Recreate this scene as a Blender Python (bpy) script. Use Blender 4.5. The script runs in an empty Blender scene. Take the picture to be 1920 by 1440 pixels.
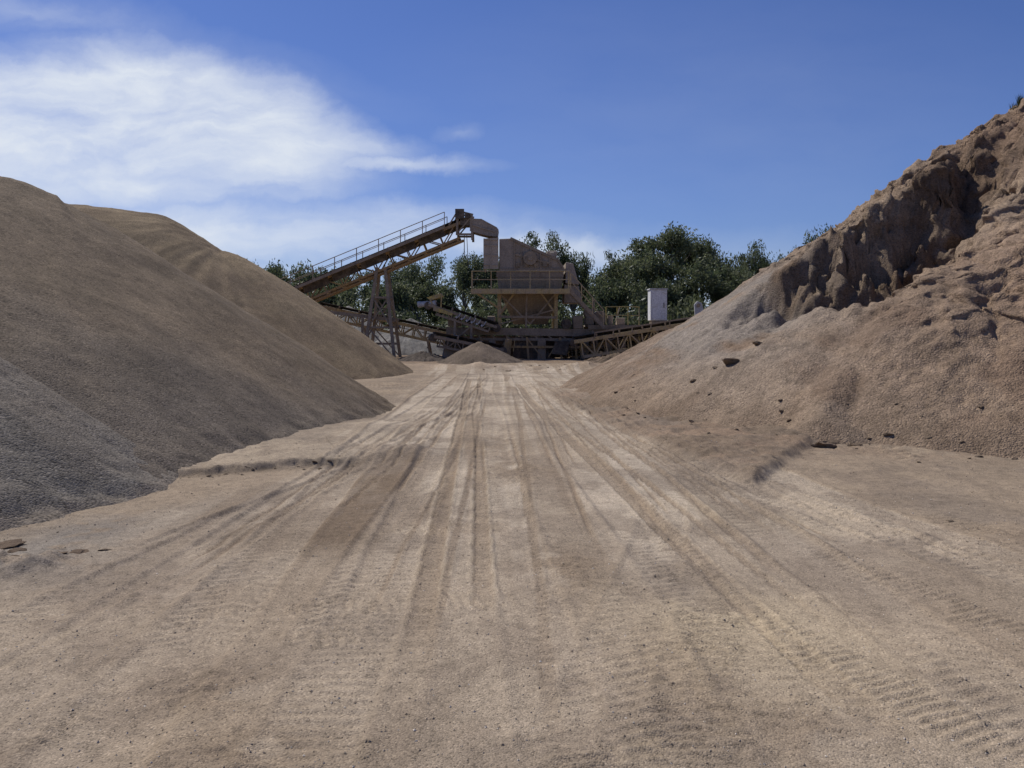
import bpy, math, random
import numpy as np
from mathutils import Vector, Matrix, noise as mnoise
random.seed(7); np.random.seed(7)
scene=bpy.context.scene
COL=scene.collection

# ------------------------------------------------------------------ helpers
def frac(a): return a-np.floor(a)
def h2(i,j,s): return frac(np.sin(i*127.1+j*311.7+s*74.7)*43758.5453)
def vn(x,y,s=0):
    xi=np.floor(x); yi=np.floor(y); fx=x-xi; fy=y-yi
    fx=fx*fx*(3-2*fx); fy=fy*fy*(3-2*fy)
    a=h2(xi,yi,s); b=h2(xi+1,yi,s); c=h2(xi,yi+1,s); d=h2(xi+1,yi+1,s)
    return (a*(1-fx)+b*fx)*(1-fy)+(c*(1-fx)+d*fx)*fy
def fbm(x,y,o=4,s=0):
    r=0; a=.5; t=0
    for k in range(o):
        r=r+a*vn(x,y,s+k*3.1); t+=a; a*=.5; x,y=x*1.93+y*.55+3.7,y*1.93-x*.55+1.3
    return r/t
def bil(x,y,o=4,s=0):
    r=0; a=.5; t=0
    for k in range(o):
        r=r+a*np.abs(vn(x,y,s+k*3.1)*2-1); t+=a; a*=.55; x,y=x*1.93+y*.55+3.7,y*1.93-x*.55+1.3
    return r/t
def ss(a,b,x):
    t=np.clip((x-a)/(b-a),0,1); return t*t*(3-2*t)
def gauss(x,y,cx,cy,sx,sy): return np.exp(-((x-cx)/sx)**2-((y-cy)/sy)**2)

def ridge_field(x,y,nodes,round_r=.4):
    out=np.full(np.shape(x),-50.)
    if len(nodes)==1: nodes=[nodes[0],nodes[0]]
    for a,b in zip(nodes[:-1],nodes[1:]):
        dx,dy=b[0]-a[0],b[1]-a[1]; L=dx*dx+dy*dy
        t=np.clip(((x-a[0])*dx+(y-a[1])*dy)/L,0,1) if L>0 else 0*x
        d=np.hypot(x-a[0]-t*dx,y-a[1]-t*dy)
        h=a[2]+(b[2]-a[2])*t; s=a[3]+(b[3]-a[3])*t
        out=np.maximum(out,h-s*(np.sqrt(d*d+round_r**2)-round_r))
    return out

def grid_obj(name,xs,ys,zf,cf,mat,keep=None,lift=0,disp=None):
    X,Y=np.meshgrid(xs,ys); Z=zf(X,Y)+lift
    nx,ny=len(xs),len(ys)
    P=np.stack([X,Y,Z],-1)
    if disp is not None: P=disp(P)
    C=cf(X,Y,P[...,2])
    idx=np.arange(nx*ny).reshape(ny,nx)
    q=np.stack([idx[:-1,:-1],idx[:-1,1:],idx[1:,1:],idx[1:,:-1]],-1).reshape(-1,4)
    P=P.reshape(-1,3); C=C.reshape(-1,3)
    if keep is not None:
        k=keep(X,Y,Z).reshape(-1); q=q[k[q].any(1)]
        used=np.unique(q); rm=np.full(nx*ny,-1); rm[used]=np.arange(len(used))
        q=rm[q]; P=P[used]; C=C[used]
    me=bpy.data.meshes.new(name)
    me.vertices.add(len(P)); me.vertices.foreach_set("co",P.ravel().astype(np.float32))
    me.loops.add(len(q)*4); me.loops.foreach_set("vertex_index",q.ravel().astype(np.int32))
    me.polygons.add(len(q)); me.polygons.foreach_set("loop_start",np.arange(0,len(q)*4,4,dtype=np.int32))
    me.polygons.foreach_set("loop_total",np.full(len(q),4,dtype=np.int32))
    me.update(calc_edges=True)
    ca=me.color_attributes.new("Col",'FLOAT_COLOR','POINT')
    ca.data.foreach_set("color",np.concatenate([C,np.ones((len(C),1))],1).ravel().astype(np.float32))
    me.polygons.foreach_set("use_smooth",np.ones(len(q),dtype=bool))
    me.materials.append(mat)
    ob=bpy.data.objects.new(name,me); COL.objects.link(ob); return ob

def nt(mat): 
    mat.use_nodes=True; t=mat.node_tree; return t,t.nodes,t.links
def N(t,typ,**k):
    n=t.nodes.new(typ)
    for a,b in k.items():
        if a.startswith('i_'):
            n.inputs[a[2:].replace('_',' ')].default_value=b
        else: setattr(n,a,b)
    return n
def mathn(t,op,a,b=None,clamp=False):
    n=t.nodes.new('ShaderNodeMath'); n.operation=op; n.use_clamp=clamp
    for i,v in enumerate((a,b)):
        if v is None: continue
        if isinstance(v,(int,float)): n.inputs[i].default_value=v
        else: t.links.new(v,n.inputs[i])
    return n.outputs[0]
def mixc(t,mode,f,a,b):
    n=t.nodes.new('ShaderNodeMix'); n.data_type='RGBA'; n.blend_type=mode
    for i,v in ((0,f),(6,a),(7,b)):
        if isinstance(v,(int,float)): n.inputs[i].default_value=v
        elif isinstance(v,(tuple,list)): n.inputs[i].default_value=(*v[:3],1)
        else: t.links.new(v,n.inputs[i])
    return n.outputs[2]
def ramp(t,f,stops):
    n=t.nodes.new('ShaderNodeValToRGB'); t.links.new(f,n.inputs[0]); cr=n.color_ramp
    while len(cr.elements)<len(stops): cr.elements.new(.5)
    for e,(p,c) in zip(cr.elements,stops):
        e.position=p; e.color=(c,c,c,1) if isinstance(c,(int,float)) else (*c,1)
    return n.outputs[0]
def N2(t,col):
    s=t.nodes.new('ShaderNodeSeparateColor'); t.links.new(col,s.inputs[0]); return s.outputs[0]

def soil_mat(name,grain=55.,grain_amt=.55,bump=.5,mid=6.,mid_amt=.35,bd=.02,midb=.8,fine=34.):
    m=bpy.data.materials.new(name); t,ns,ln=nt(m); b=ns['Principled BSDF']
    b.inputs['Roughness'].default_value=.95; b.inputs['Specular IOR Level'].default_value=.12
    tc=N(t,'ShaderNodeTexCoord').outputs['Object']
    at=N(t,'ShaderNodeAttribute',attribute_name='Col').outputs['Color']
    vo=N(t,'ShaderNodeTexVoronoi',i_Scale=grain); ln.new(tc,vo.inputs['Vector'])
    g1=ramp(t,N2(t,vo.outputs['Color']),[(0,1-grain_amt),(.3,.95),(.85,1.03),(1,1+grain_amt*.9)])
    n1=N(t,'ShaderNodeTexNoise',i_Scale=mid,i_Detail=6.,i_Roughness=.68); ln.new(tc,n1.inputs['Vector'])
    r1=ramp(t,n1.outputs[0],[(.3,1-mid_amt),(.5,1),(.72,1+mid_amt*.7)])
    n2=N(t,'ShaderNodeTexNoise',i_Scale=.7,i_Detail=4.,i_Roughness=.6); ln.new(tc,n2.inputs['Vector'])
    r2=ramp(t,n2.outputs[0],[(.3,.86),(.7,1.12)])
    c=mixc(t,'MULTIPLY',1.,at,g1); c=mixc(t,'MULTIPLY',1.,c,r1); c=mixc(t,'MULTIPLY',1.,c,r2)
    ln.new(c,b.inputs['Base Color'])
    n3=N(t,'ShaderNodeTexNoise',i_Scale=fine,i_Detail=4.,i_Roughness=.7); ln.new(tc,n3.inputs['Vector'])
    hgt=mathn(t,'ADD',mathn(t,'MULTIPLY',vo.outputs['Distance'],-.7),mathn(t,'MULTIPLY',n3.outputs[0],1.1))
    hgt=mathn(t,'ADD',hgt,mathn(t,'MULTIPLY',n1.outputs[0],midb))
    bp=N(t,'ShaderNodeBump',i_Strength=bump,i_Distance=bd); ln.new(hgt,bp.inputs['Height']); ln.new(bp.outputs[0],b.inputs['Normal'])
    return m

def steel_mat(name,paint,dust=(.36,.285,.20),amt=.5,rough=.8,rust=(.14,.095,.062)):
    m=bpy.data.materials.new(name); t,ns,ln=nt(m); b=ns['Principled BSDF']
    b.inputs['Roughness'].default_value=rough; b.inputs['Specular IOR Level'].default_value=.25
    tc=N(t,'ShaderNodeTexCoord').outputs['Object']
    n1=N(t,'ShaderNodeTexNoise',i_Scale=1.7,i_Detail=6.,i_Roughness=.7); ln.new(tc,n1.inputs['Vector'])
    n2=N(t,'ShaderNodeTexNoise',i_Scale=6.,i_Detail=5.,i_Roughness=.7)
    mp=N(t,'ShaderNodeMapping'); mp.inputs['Scale'].default_value=(1,1,.25); ln.new(tc,mp.inputs[0]); ln.new(mp.outputs[0],n2.inputs['Vector'])
    geo=N(t,'ShaderNodeNewGeometry'); sp=N(t,'ShaderNodeSeparateXYZ'); ln.new(geo.outputs['Normal'],sp.inputs[0])
    up=mathn(t,'MULTIPLY',mathn(t,'MAXIMUM',sp.outputs[2],0.),.7)
    d=mathn(t,'ADD',ramp(t,n1.outputs[0],[(.62-amt*.5,0.),(.72-amt*.3,.9)]),up,True)
    c=mixc(t,'MIX',ramp(t,n2.outputs[0],[(.52,0.),(.68,.8)]),paint,rust)
    c=mixc(t,'MIX',d,c,dust)
    n3=N(t,'ShaderNodeTexNoise',i_Scale=14.,i_Detail=3.); ln.new(tc,n3.inputs['Vector'])
    c=mixc(t,'MULTIPLY',1.,c,ramp(t,n3.outputs[0],[(.3,.75),(.7,1.15)]))
    ln.new(c,b.inputs['Base Color'])
    return m

def tag(o,label,cat,group=None,kind=None):
    if label: o['label']=label
    if cat: o['category']=cat
    if group: o['group']=group
    if kind: o['kind']=kind
    return o
def empty(name,loc,label,cat,group=None):
    o=bpy.data.objects.new(name,None); o.location=loc; COL.objects.link(o); o.empty_display_size=.5
    return tag(o,label,cat,group)

class MB:
    def __init__(s): s.v=[]; s.f=[]
    def add(s,vs,fs):
        n=len(s.v); s.v+= [tuple(v) for v in vs]; s.f+=[tuple(i+n for i in f) for f in fs]
    def box(s,x0,x1,y0,y1,z0,z1):
        s.add([(x,y,z) for x in (x0,x1) for y in (y0,y1) for z in (z0,z1)],
              [(0,1,3,2),(4,6,7,5),(0,4,5,1),(2,3,7,6),(0,2,6,4),(1,5,7,3)])
    def beam(s,p,q,w=.08,h=None,up=(0,0,1)):
        h=h or w; w*=random.uniform(.96,1.04); h*=random.uniform(.96,1.04)
        p=Vector(p);q=Vector(q);a=(q-p).normalized();u=Vector(up)
        if abs(a.dot(u))>.95:u=Vector((0,1,0))
        r=a.cross(u).normalized();u=r.cross(a)
        vs=[c+r*i*w/2+u*j*h/2 for c in (p,q) for i,j in ((-1,-1),(1,-1),(1,1),(-1,1))]
        s.add(vs,[(0,1,2,3),(7,6,5,4),(0,4,5,1),(1,5,6,2),(2,6,7,3),(3,7,4,0)])
    def cyl(s,p,q,r,r2=None,n=12,cap=True):
        r2=r if r2 is None else r2
        p=Vector(p);q=Vector(q);a=(q-p).normalized();u=Vector((0,0,1)) if abs(a.z)<.9 else Vector((1,0,0))
        x=a.cross(u).normalized();y=a.cross(x)
        vs=[c+(x*math.cos(k*2*math.pi/n)+y*math.sin(k*2*math.pi/n))*rr for c,rr in ((p,r),(q,r2)) for k in range(n)]
        fs=[(k,(k+1)%n,n+(k+1)%n,n+k) for k in range(n)]
        if cap: fs+=[tuple(range(n))[::-1],tuple(range(n,2*n))]
        s.add(vs,fs)
    def prism(s,poly,y0,y1):
        n=len(poly)
        s.add([(x,y0,z) for x,z in poly]+[(x,y1,z) for x,z in poly],
          [tuple(range(n)),tuple(range(n,2*n))[::-1]]+[(i,n+i,n+(i+1)%n,(i+1)%n) for i in range(n)])
    def loft(s,A,B):
        n=len(A); s.add(list(A)+list(B),[tuple(range(n))[::-1],tuple(range(n,2*n))]+[(i,(i+1)%n,n+(i+1)%n,n+i) for i in range(n)])
    def obj(s,name,mat,parent=None,smooth=False,bevel=0,label=None):
        me=bpy.data.meshes.new(name); off=parent_world(parent) if parent else Vector((0,0,0))
        me.from_pydata([tuple(Vector(v)-off) for v in s.v],[],s.f); me.update()
        import bmesh
        bm=bmesh.new(); bm.from_mesh(me); bmesh.ops.recalc_face_normals(bm,faces=bm.faces); bm.to_mesh(me); bm.free()
        me.materials.append(mat); o=bpy.data.objects.new(name,me); COL.objects.link(o)
        if parent: o.parent=parent
        if smooth:
            for p in me.polygons:p.use_smooth=True
        if bevel:
            m=o.modifiers.new('b','BEVEL'); m.width=bevel; m.segments=1; m.limit_method='ANGLE'
        if label:o['label']=label
        return o
def parent_world(o):
    v=Vector((0,0,0))
    while o: v+=o.location; o=o.parent
    return v

# ------------------------------------------------------------------ camera, light, sky
cam=bpy.data.cameras.new("camera"); co=bpy.data.objects.new("camera",cam); COL.objects.link(co)
co.location=(0,0,1.7); co.rotation_euler=(math.radians(90),0,0)
cam.sensor_width=36; cam.lens=36*1500/1920; cam.shift_y=-100/1920; cam.clip_end=8000; cam.clip_start=.05
scene.camera=co
sd=Vector((-.42,.40,.80)).normalized()
sl=bpy.data.lights.new("sun",'SUN'); sl.energy=4.0; sl.angle=math.radians(.5); sl.color=(1,.965,.90)
so=bpy.data.objects.new("sun",sl); COL.objects.link(so); so.rotation_euler=(-sd).to_track_quat('-Z','Y').to_euler(); so.location=(-20,20,40)
el=math.asin(sd.z); az=math.atan2(sd.x,sd.y)
w=bpy.data.worlds.new("World"); scene.world=w; w.use_nodes=True; t=w.node_tree; ln=t.links
bg=t.nodes['Background']; bg.inputs[1].default_value=.092
sky=N(t,'ShaderNodeTexSky',sky_type='NISHITA'); sky.sun_disc=False; sky.sun_elevation=el; sky.sun_rotation=az
sky.air_density=1.0; sky.dust_density=.2; sky.ozone_density=3.0
tc=N(t,'ShaderNodeTexCoord').outputs['Generated']
sx=N(t,'ShaderNodeSeparateXYZ'); ln.new(tc,sx.inputs[0])
yy=mathn(t,'MAXIMUM',sx.outputs[1],.05)
u=mathn(t,'DIVIDE',sx.outputs[0],yy); v=mathn(t,'DIVIDE',sx.outputs[2],yy)
cx=N(t,'ShaderNodeCombineXYZ'); ln.new(u,cx.inputs[0]); ln.new(v,cx.inputs[1])
wn=N(t,'ShaderNodeTexNoise',i_Scale=7.,i_Detail=8.,i_Roughness=.63); ln.new(cx.outputs[0],wn.inputs['Vector'])
vm=N(t,'ShaderNodeVectorMath',operation='MULTIPLY_ADD'); ln.new(wn.outputs['Color'],vm.inputs[0]); vm.inputs[1].default_value=(.10,.065,0); ln.new(cx.outputs[0],vm.inputs[2])
P=N(t,'ShaderNodeVectorMath',operation='SUBTRACT'); ln.new(vm.outputs[0],P.inputs[0]); P.inputs[1].default_value=(.05,.032,0); P=P.outputs[0]
def blob(cxx,cyy,sxx,syy,rot=0.):
    a=N(t,'ShaderNodeVectorMath',operation='SUBTRACT'); ln.new(P,a.inputs[0]); a.inputs[1].default_value=(cxx,cyy,0)
    r=N(t,'ShaderNodeVectorRotate',rotation_type='Z_AXIS'); ln.new(a.outputs[0],r.inputs['Vector']); r.inputs['Angle'].default_value=-rot
    m=N(t,'ShaderNodeVectorMath',operation='MULTIPLY'); ln.new(r.outputs[0],m.inputs[0]); m.inputs[1].default_value=(1/sxx,1/syy,0)
    g=N(t,'ShaderNodeVectorMath',operation='LENGTH'); ln.new(m.outputs[0],g.inputs[0])
    return mathn(t,'SUBTRACT',1.,g.outputs['Value'],True)
B=[(blob(-.42,.265,.29,.115,-.22),2.1),(blob(-.62,.25,.32,.13,.0),1.8),(blob(-.25,.235,.17,.036,-.1),.9),(blob(-.17,.205,.20,.018,.03),.75),
   (blob(-.50,.185,.40,.05,.0),1.1),(blob(-.36,.125,.60,.06,-.03),.9),(blob(.0,.105,.34,.03,-.06),.9),(blob(-.75,.06,.7,.16,0),1.0),(blob(-.07,.25,.05,.016,.2),.3),(blob(-.6,.40,.6,.05,-.25),.30),(blob(.25,.26,.5,.2,0),.10),(blob(.2,.06,.8,.08,0),.45)]
s=None
for g,k in B:
    q=mathn(t,'MULTIPLY',g,k); s=q if s is None else mathn(t,'MAXIMUM',s,q)
mp=N(t,'ShaderNodeMapping'); mp.inputs['Scale'].default_value=(1.5,5.0,1); mp.inputs['Rotation'].default_value=(0,0,.14); ln.new(P,mp.inputs[0])
cn=N(t,'ShaderNodeTexNoise',i_Scale=3.4,i_Detail=10.,i_Roughness=.57,i_Distortion=.3); ln.new(mp.outputs[0],cn.inputs['Vector'])
cf=ramp(t,cn.outputs[0],[(.3,.45),(.5,.85),(.7,1.22)])
s=mathn(t,'MINIMUM',s,1.0)
dens=mathn(t,'MULTIPLY',s,cf)
dens=ramp(t,dens,[(0.,0.),(.15,.10),(.5,.52),(1.,.95)])
front=ramp(t,sx.outputs[1],[(.05,0.),(.2,1.)])
dens=mathn(t,'MULTIPLY',dens,front)
skyc=mixc(t,'MULTIPLY',1.,sky.outputs[0],(.53,.61,.95))
cc=mixc(t,'MIX',dens,skyc,(8.0,8.6,9.5))
ln.new(cc,bg.inputs[0])
scene.view_settings.view_transform='Standard'; scene.view_settings.look='None'; scene.view_settings.exposure=0

# ------------------------------------------------------------------ ground
TR=[(-1.55,-.055,.001,.26,.016,1,2.2,32,1),(-2.6,.035,.0,.24,.014,0,2.2,26,2),(-.72,-.035,.0003,.22,.016,2,2.2,34,3),(-.35,-.05,.0004,.08,.026,2,4.0,30,4),
    (.05,-.045,.0,.07,.028,2,4.5,30,5),(.42,-.06,.0004,.20,.012,1,2.2,34,6),(1.9,-.095,.0012,.10,.018,2,3.,30,7),(1.35,-.045,.0002,.25,.014,1,2.6,34,8),
    (2.4,-.02,-.001,.26,.014,1,2.2,34,9),(3.15,-.07,.0,.22,.013,0,2.6,28,10),(-3.5,.16,-.003,.25,.015,1,2.6,18,11),(.25,.13,.004,.28,.012,1,2.4,6,12),
    (-.05,-.02,.0,.3,.009,0,2.2,34,14),(5.9,-.50,.012,.26,.015,1,4.5,16,15),(-1.1,.0,0,.2,.014,1,4,24,16),
    (4.3,-.20,.002,.24,.016,1,5.5,28,17),(4.9,-.21,.002,.24,.015,1,5.5,26,18),(-4.6,.36,-.009,.22,.015,1,6.0,20,19),(-1.0,.42,-.014,.22,.011,1,3.0,9,20),(3.8,.30,.0,.25,.015,1,5.,9,25)]
_r=random.Random(21)
for k in range(30):
    x9=_r.uniform(-2.6,2.9); b_=_r.uniform(-.05,.025)-x9*.022
    y0_=_r.uniform(2.6,10); TR.append((x9-b_*6,b_,_r.uniform(-.0008,.0008),_r.choice([.018,.022,.028,.036]),_r.uniform(.007,.015),_r.choice([0,2]),y0_,y0_+_r.uniform(9,26),30+k))
def road_mask(x,y):
    xc=-.35+ .012*y - .002*np.clip(y-18,0,40)**1.35
    hw=2.4+ .35*np.clip(9-y,0,9)*1.0 + .03*np.clip(y-10,0,30)
    e=(fbm(x*.9,y*.45,3,31)-.5)*1.2
    return ss(.35,-.35,np.abs(x-xc)+e-hw)
def ledge_y(x): return 10.15+ .62*(x+2.4)
def shelfL(x,y):
    edge=ledge_y(x)+ (fbm(x*1.1,y*.6,3,41)-.5)*.6+(fbm(x*7,y*7,3,43)-.5)*.10
    return ss(-.10,.10,y-edge)*ss(-1.3,-2.3,x+(fbm(x,y*1.3,3,42)-.5)*.8)*ss(17,11.5,y)
def fanR(x,y):
    n=(fbm(x*1.4,y*1.4,4,51)-.5)*.5+(fbm(x*7,y*7,3,52)-.5)*.2
    l1=(x-2.65)-(y-8.7)*(-.145)+n*.4
    l2=(y-8.7)-(x-2.65)*1.75+n*.7
    return ss(-.10,.15,l1)*ss(-.15,.25,l2)*ss(26,18,y)
_c={}
def ground_parts(x,y):
    key=(id(x),x.size)
    if x.size>1000 and key in _c: return _c[key][1]
    z=(fbm(x*.35,y*.35,3,1)-.5)*.13+(fbm(x*1.3,y*1.3,3,2)-.5)*.022
    near=ss(45,14,y)
    z=z+(fbm(x*7,y*7,4,3)-.5)*.010*near
    z=z-np.abs(fbm(x*19,y*19,3,4)-.5)*.008*ss(14,4,y)
    light=np.zeros_like(z); dark=np.zeros_like(z)
    for (a,b,c,hw,dp,lug,y0,y1,sd_) in TR:
        x0=a+b*y+c*y*y+(vn(y*.18,y*0+sd_,sd_)-.5)*(.14 if hw>.06 else .05)
        d=(x-x0)/hw; ad=np.abs(d); m=ss(y0,y0+.8,y)*ss(y1,y1-3,y)*ss(.14,.34,vn(x*.4+sd_,y*.22,sd_+20)+.05)
        fade=.5+.5*ss(4,7.5,y)
        ins=ss(1.03,.88,ad)
        z=z+(-ins*dp*m+np.exp(-((ad-1.12)/.13)**2)*dp*.7*m*(.5+vn(x*9,y*9,sd_)))*fade
        if lug==1:
            ph=frac(y*9.5+ad*.9+ (d>0)*.5)
            lg=ss(.0,.15,ph)*ss(.6,.45,ph)*ss(.1,.2,ad); z=z+lg*ins*.010*m*ss(.3,.6,vn(x*1.2,y*.8,sd_+5))
        if lug==2:
            ph=frac(y*11.); z=z+ss(0,.3,ph)*ss(.8,.5,ph)*ins*.007*m
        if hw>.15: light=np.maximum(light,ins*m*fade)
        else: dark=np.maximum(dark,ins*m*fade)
    chb=gauss(x,y,.42,5.7,.30,.75)+gauss(x,y,-1.45,3.85,.38,.33)+.8*gauss(x,y,-1.1,3.2,.5,.25)+.7*gauss(x,y,.8,3.9,.3,.6)+.7*gauss(x,y,1.25,3.3,.35,.4)
    chb=chb+.9*gauss(x,y,.1,9.6,.5,1.)+.7*gauss(x,y,-.2,12,.5,1.6)+.5*gauss(x,y,4.2,6.5,.6,.5)+.5*gauss(x,y,3.1,4.3,.35,.5)+.6*gauss(x,y,-2.3,5.2,.7,.5)
    chb=np.clip(chb,0,1); ch=chb*ss(.32,.6,fbm(x*4,y*4,4,61)+.1)
    z=z+ch*(np.abs(fbm(x*11,y*11,4,62)-.5)*.075)
    for (bx,by,ang,ln_,wd,s9) in ((.95,4.0,1.35,1.3,.20,1),(1.75,3.9,2.0,1.,.18,2),(-1.0,4.9,.25,1.4,.18,3),(-1.6,4.3,.35,1.2,.18,4),(4.1,6.4,1.9,1.4,.22,5),(-2.2,3.3,1.2,.8,.2,6),(2.6,5.4,1.9,1.3,.2,7),(.3,3.1,1.6,.8,.2,8),(3.6,9.9,.9,1.0,.25,10),(-.6,6.8,.5,.9,.2,11)):
        ca_,sa_=math.cos(ang),math.sin(ang); lu=(x-bx)*ca_+(y-by)*sa_; lv=-(x-bx)*sa_+(y-by)*ca_+.10*np.sin(lu*1.3)
        e_=ss(ln_,ln_*.5,np.abs(lu))*ss(wd,wd*.75,np.abs(lv)); ph=frac(lu*14.+(fbm(x*5,y*5,2,99+s9)-.5)*.8)
        z=z+e_*(ss(0,.2,ph)*ss(.6,.4,ph)*.014-.004)*ss(.36,.56,fbm(x*3.2,y*3.2,3,89+s9))
    s1=shelfL(x,y); s2=fanR(x,y)
    z=z+s1*(.06+.04*fbm(x*3,y*3,4,63)); z=z+gauss(x,y,-1.45,11.0,.5,.5)*.10*(.6+.8*fbm(x*5,y*5,3,90))
    edgew=np.exp(-((y-ledge_y(x)-.15)/.22)**2)*ss(-4.2,-3.6,x)*ss(-1.7,-2.4,x); z=z+edgew*.05*(bil(x*8,y*8,4,91)-.2)
    rb=ss(.3,.6,frac((x*.8+y)*4.5))*.03
    z=z+s2*(.06+.12*(fbm(x*4,y*4,5,64)-.3)+rb*gauss(x,y,4.4,12.6,.8,1.6))+ rb*gauss(x,y,-4.,22,1.2,5)
    spill=ss(1.2,.0,np.abs(x-(5.2+(y-11.5)*-.15)))*gauss(x,y,5.5,11.3,3,.9)
    z=z+spill*(bil(x*6,y*6,4,92)-.2)*.10
    wr=ss(-7,-5,x)*ss(5,3.2,x)*np.exp(-((y-35.5-.25*np.sin(x*1.3))/.9)**2)*(.08+.42*fbm(x*1.1,y*.9,4,65)*ss(.3,.7,fbm(x*.6,y*.3,2,66)+.1))
    z=z+wr
    z=z+.3*gauss(x,y,2.6,34.5,1.4,1.)*fbm(x*3,y*3,3,67)
    z=z+.10*gauss(x,y,-3.6,5.7,.45,.25)*fbm(x*6,y*6,3,68)*2
    out=1-road_mask(x,y)
    z=z+out*near*(fbm(x*3,y*3,4,69)-.5)*.05
    r=(z,light,ch,s1,s2,wr,dark)
    if x.size>1000: _c.clear(); _c[key]=(x,r)
    return r
def G(x,y): return ground_parts(x,y)[0]
def Gs(x,y): return float(G(np.array([float(x)]),np.array([float(y)]))[0])
def lerp(a,b,f): return a*(1-f[...,None])+np.array(b)*f[...,None]
def ground_col(x,y,z):
    _,light,ch,s1,s2,wr,dark=ground_parts(x,y)
    c=np.zeros(x.shape+(3,))+np.array((.305,.234,.163))
    rm=road_mask(x,y)
    c=lerp(c,(.41,.33,.24),rm*.8*ss(.2,.7,fbm(x*.8,y*.3,3,71)+.15)*(.5+.5*ss(4,9,y)))
    st=fbm(x*4.+y*.12,y*.14,4,72); c=lerp(c,(.265,.197,.133),rm*ss(.47,.60,st)*.65*ss(3,8,y)); c=lerp(c,(.50,.415,.315),ss(.5,.60,fbm(x*5+y*.1,y*.15,3,73))*rm*.7*ss(4,9,y))
    c=lerp(c,(.46,.375,.28),np.clip(light,0,1)*.6*(.5+.5*ss(4,8,y)))
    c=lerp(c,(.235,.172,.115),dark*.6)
    c=lerp(c,(.22,.160,.105),np.clip(ch,0,1)*.8)
    wd_=ss(-2.9,-2.3,x+(y-8)*-.2)*ss(-.75,-1.0,x+(fbm(x,y*.8,2,74)-.5)*.5)*ss(5.6,6.5,y)*ss(11.2,10.5,y)
    c=lerp(c,(.195,.142,.095),np.clip(wd_,0,1)*(.4+.6*ss(.3,.6,fbm(x*2,y*.7,3,74)+.12))*(1-.5*np.clip(light,0,1)))
    c=lerp(c,(.23,.172,.118),np.clip(gauss(x,y,.55,12.5,.4,3.5),0,1)*.6+np.clip(gauss(x,y,2.2,11,.25,3),0,1)*.5)
    c=lerp(c,(.195,.143,.098),s2*.9); c=lerp(c,(.33,.225,.150),s2*ss(.5,.62,fbm(x*1.2,y*1.2,3,75))*.4)
    c=lerp(c,(.40,.32,.23),s1*.7)  # sunlit top of the ledge put into the colour as a paler tone
    c=lerp(c,(.17,.128,.088),np.exp(-((y-ledge_y(x)+.04)/.16)**2)*ss(-4.2,-3.6,x)*ss(-1.7,-2.4,x)*.65)  # shaded ledge front painted as a thin dark band
    c=lerp(c,(.44,.345,.225),np.clip(gauss(x,y,1.35,4.6,.75,.9)+.7*gauss(x,y,.3,3.2,.5,.3)+.5*gauss(x,y,2.2,7.6,1,.8),0,1)*.65*ss(.35,.6,fbm(x*1.5,y*1.5,3,76)))
    c=lerp(c,(.24,.19,.143),ss(.48,.66,fbm(x*.9+9,y*.9,4,77))*.6*(1-rm*.4))
    c=lerp(c,(.215,.165,.120),ss(.52,.64,fbm(x*2.3+9,y*1.6,5,78))*.45)
    c=lerp(c,(.23,.165,.112),gauss(x,y,5.5,11.2,3,.8)*.6*ss(.35,.6,fbm(x*3,y*3,3,79)+.1))
    c=lerp(c,(.22,.20,.175),np.clip(gauss(x,y,-4.3,5.6,1.0,.55)+.8*gauss(x,y,-3.6,6.6,.5,.8),0,1)*.7*ss(.35,.55,fbm(x*4,y*4,3,80)+.1))
    c=lerp(c,(.22,.155,.103),ss(38,44,y)*.85); c=lerp(c,(.09,.10,.045),ss(58,66,y)*.9)
    c=lerp(c,(.42,.30,.20),np.clip(wr*3,0,1)*.5)
    return c
soil=soil_mat("packed_dirt",grain=120.,grain_amt=.42,bump=.6,mid=11.,mid_amt=.24,bd=.009,midb=.9)
def axis(lims,steps):
    out=[lims[0]]
    for (a,b),(s0,s1) in zip(zip(lims[:-1],lims[1:]),steps):
        x=a
        while x<b-1e-6:
            f=(x-a)/(b-a); x+= s0+(s1-s0)*f; out.append(min(x,b))
    return np.unique(np.round(np.array(out),5))
xs=axis([-2500,-200,-30,-8,-4.5,5,9,30,200,2500],[(230,60),(12,2),(1.2,.1),(.07,.020),(.020,.020),(.020,.1),(.1,1.2),(2,12),(60,230)])
ys=axis([-300,-20,2,3,9,16,45,80,300,3500],[(40,6),(2.,.1),(.03,.013),(.013,.028),(.028,.06),(.06,.3),(.4,4),(8,40),(60,400)])
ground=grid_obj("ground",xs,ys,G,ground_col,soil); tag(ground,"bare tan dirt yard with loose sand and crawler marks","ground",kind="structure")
xr=axis([-6,7],[(.020,.020)]); yr=axis([2,3,9,16,36],[(.03,.013),(.013,.028),(.028,.06),(.06,.2)])
road=grid_obj("dirt_road",xr,yr,G,ground_col,soil,keep=lambda X,Y,Z:road_mask(X,Y)>.5,lift=.004)
tag(road,"pale compacted haul road rutted by tyre tracks","road",kind="structure")

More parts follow.
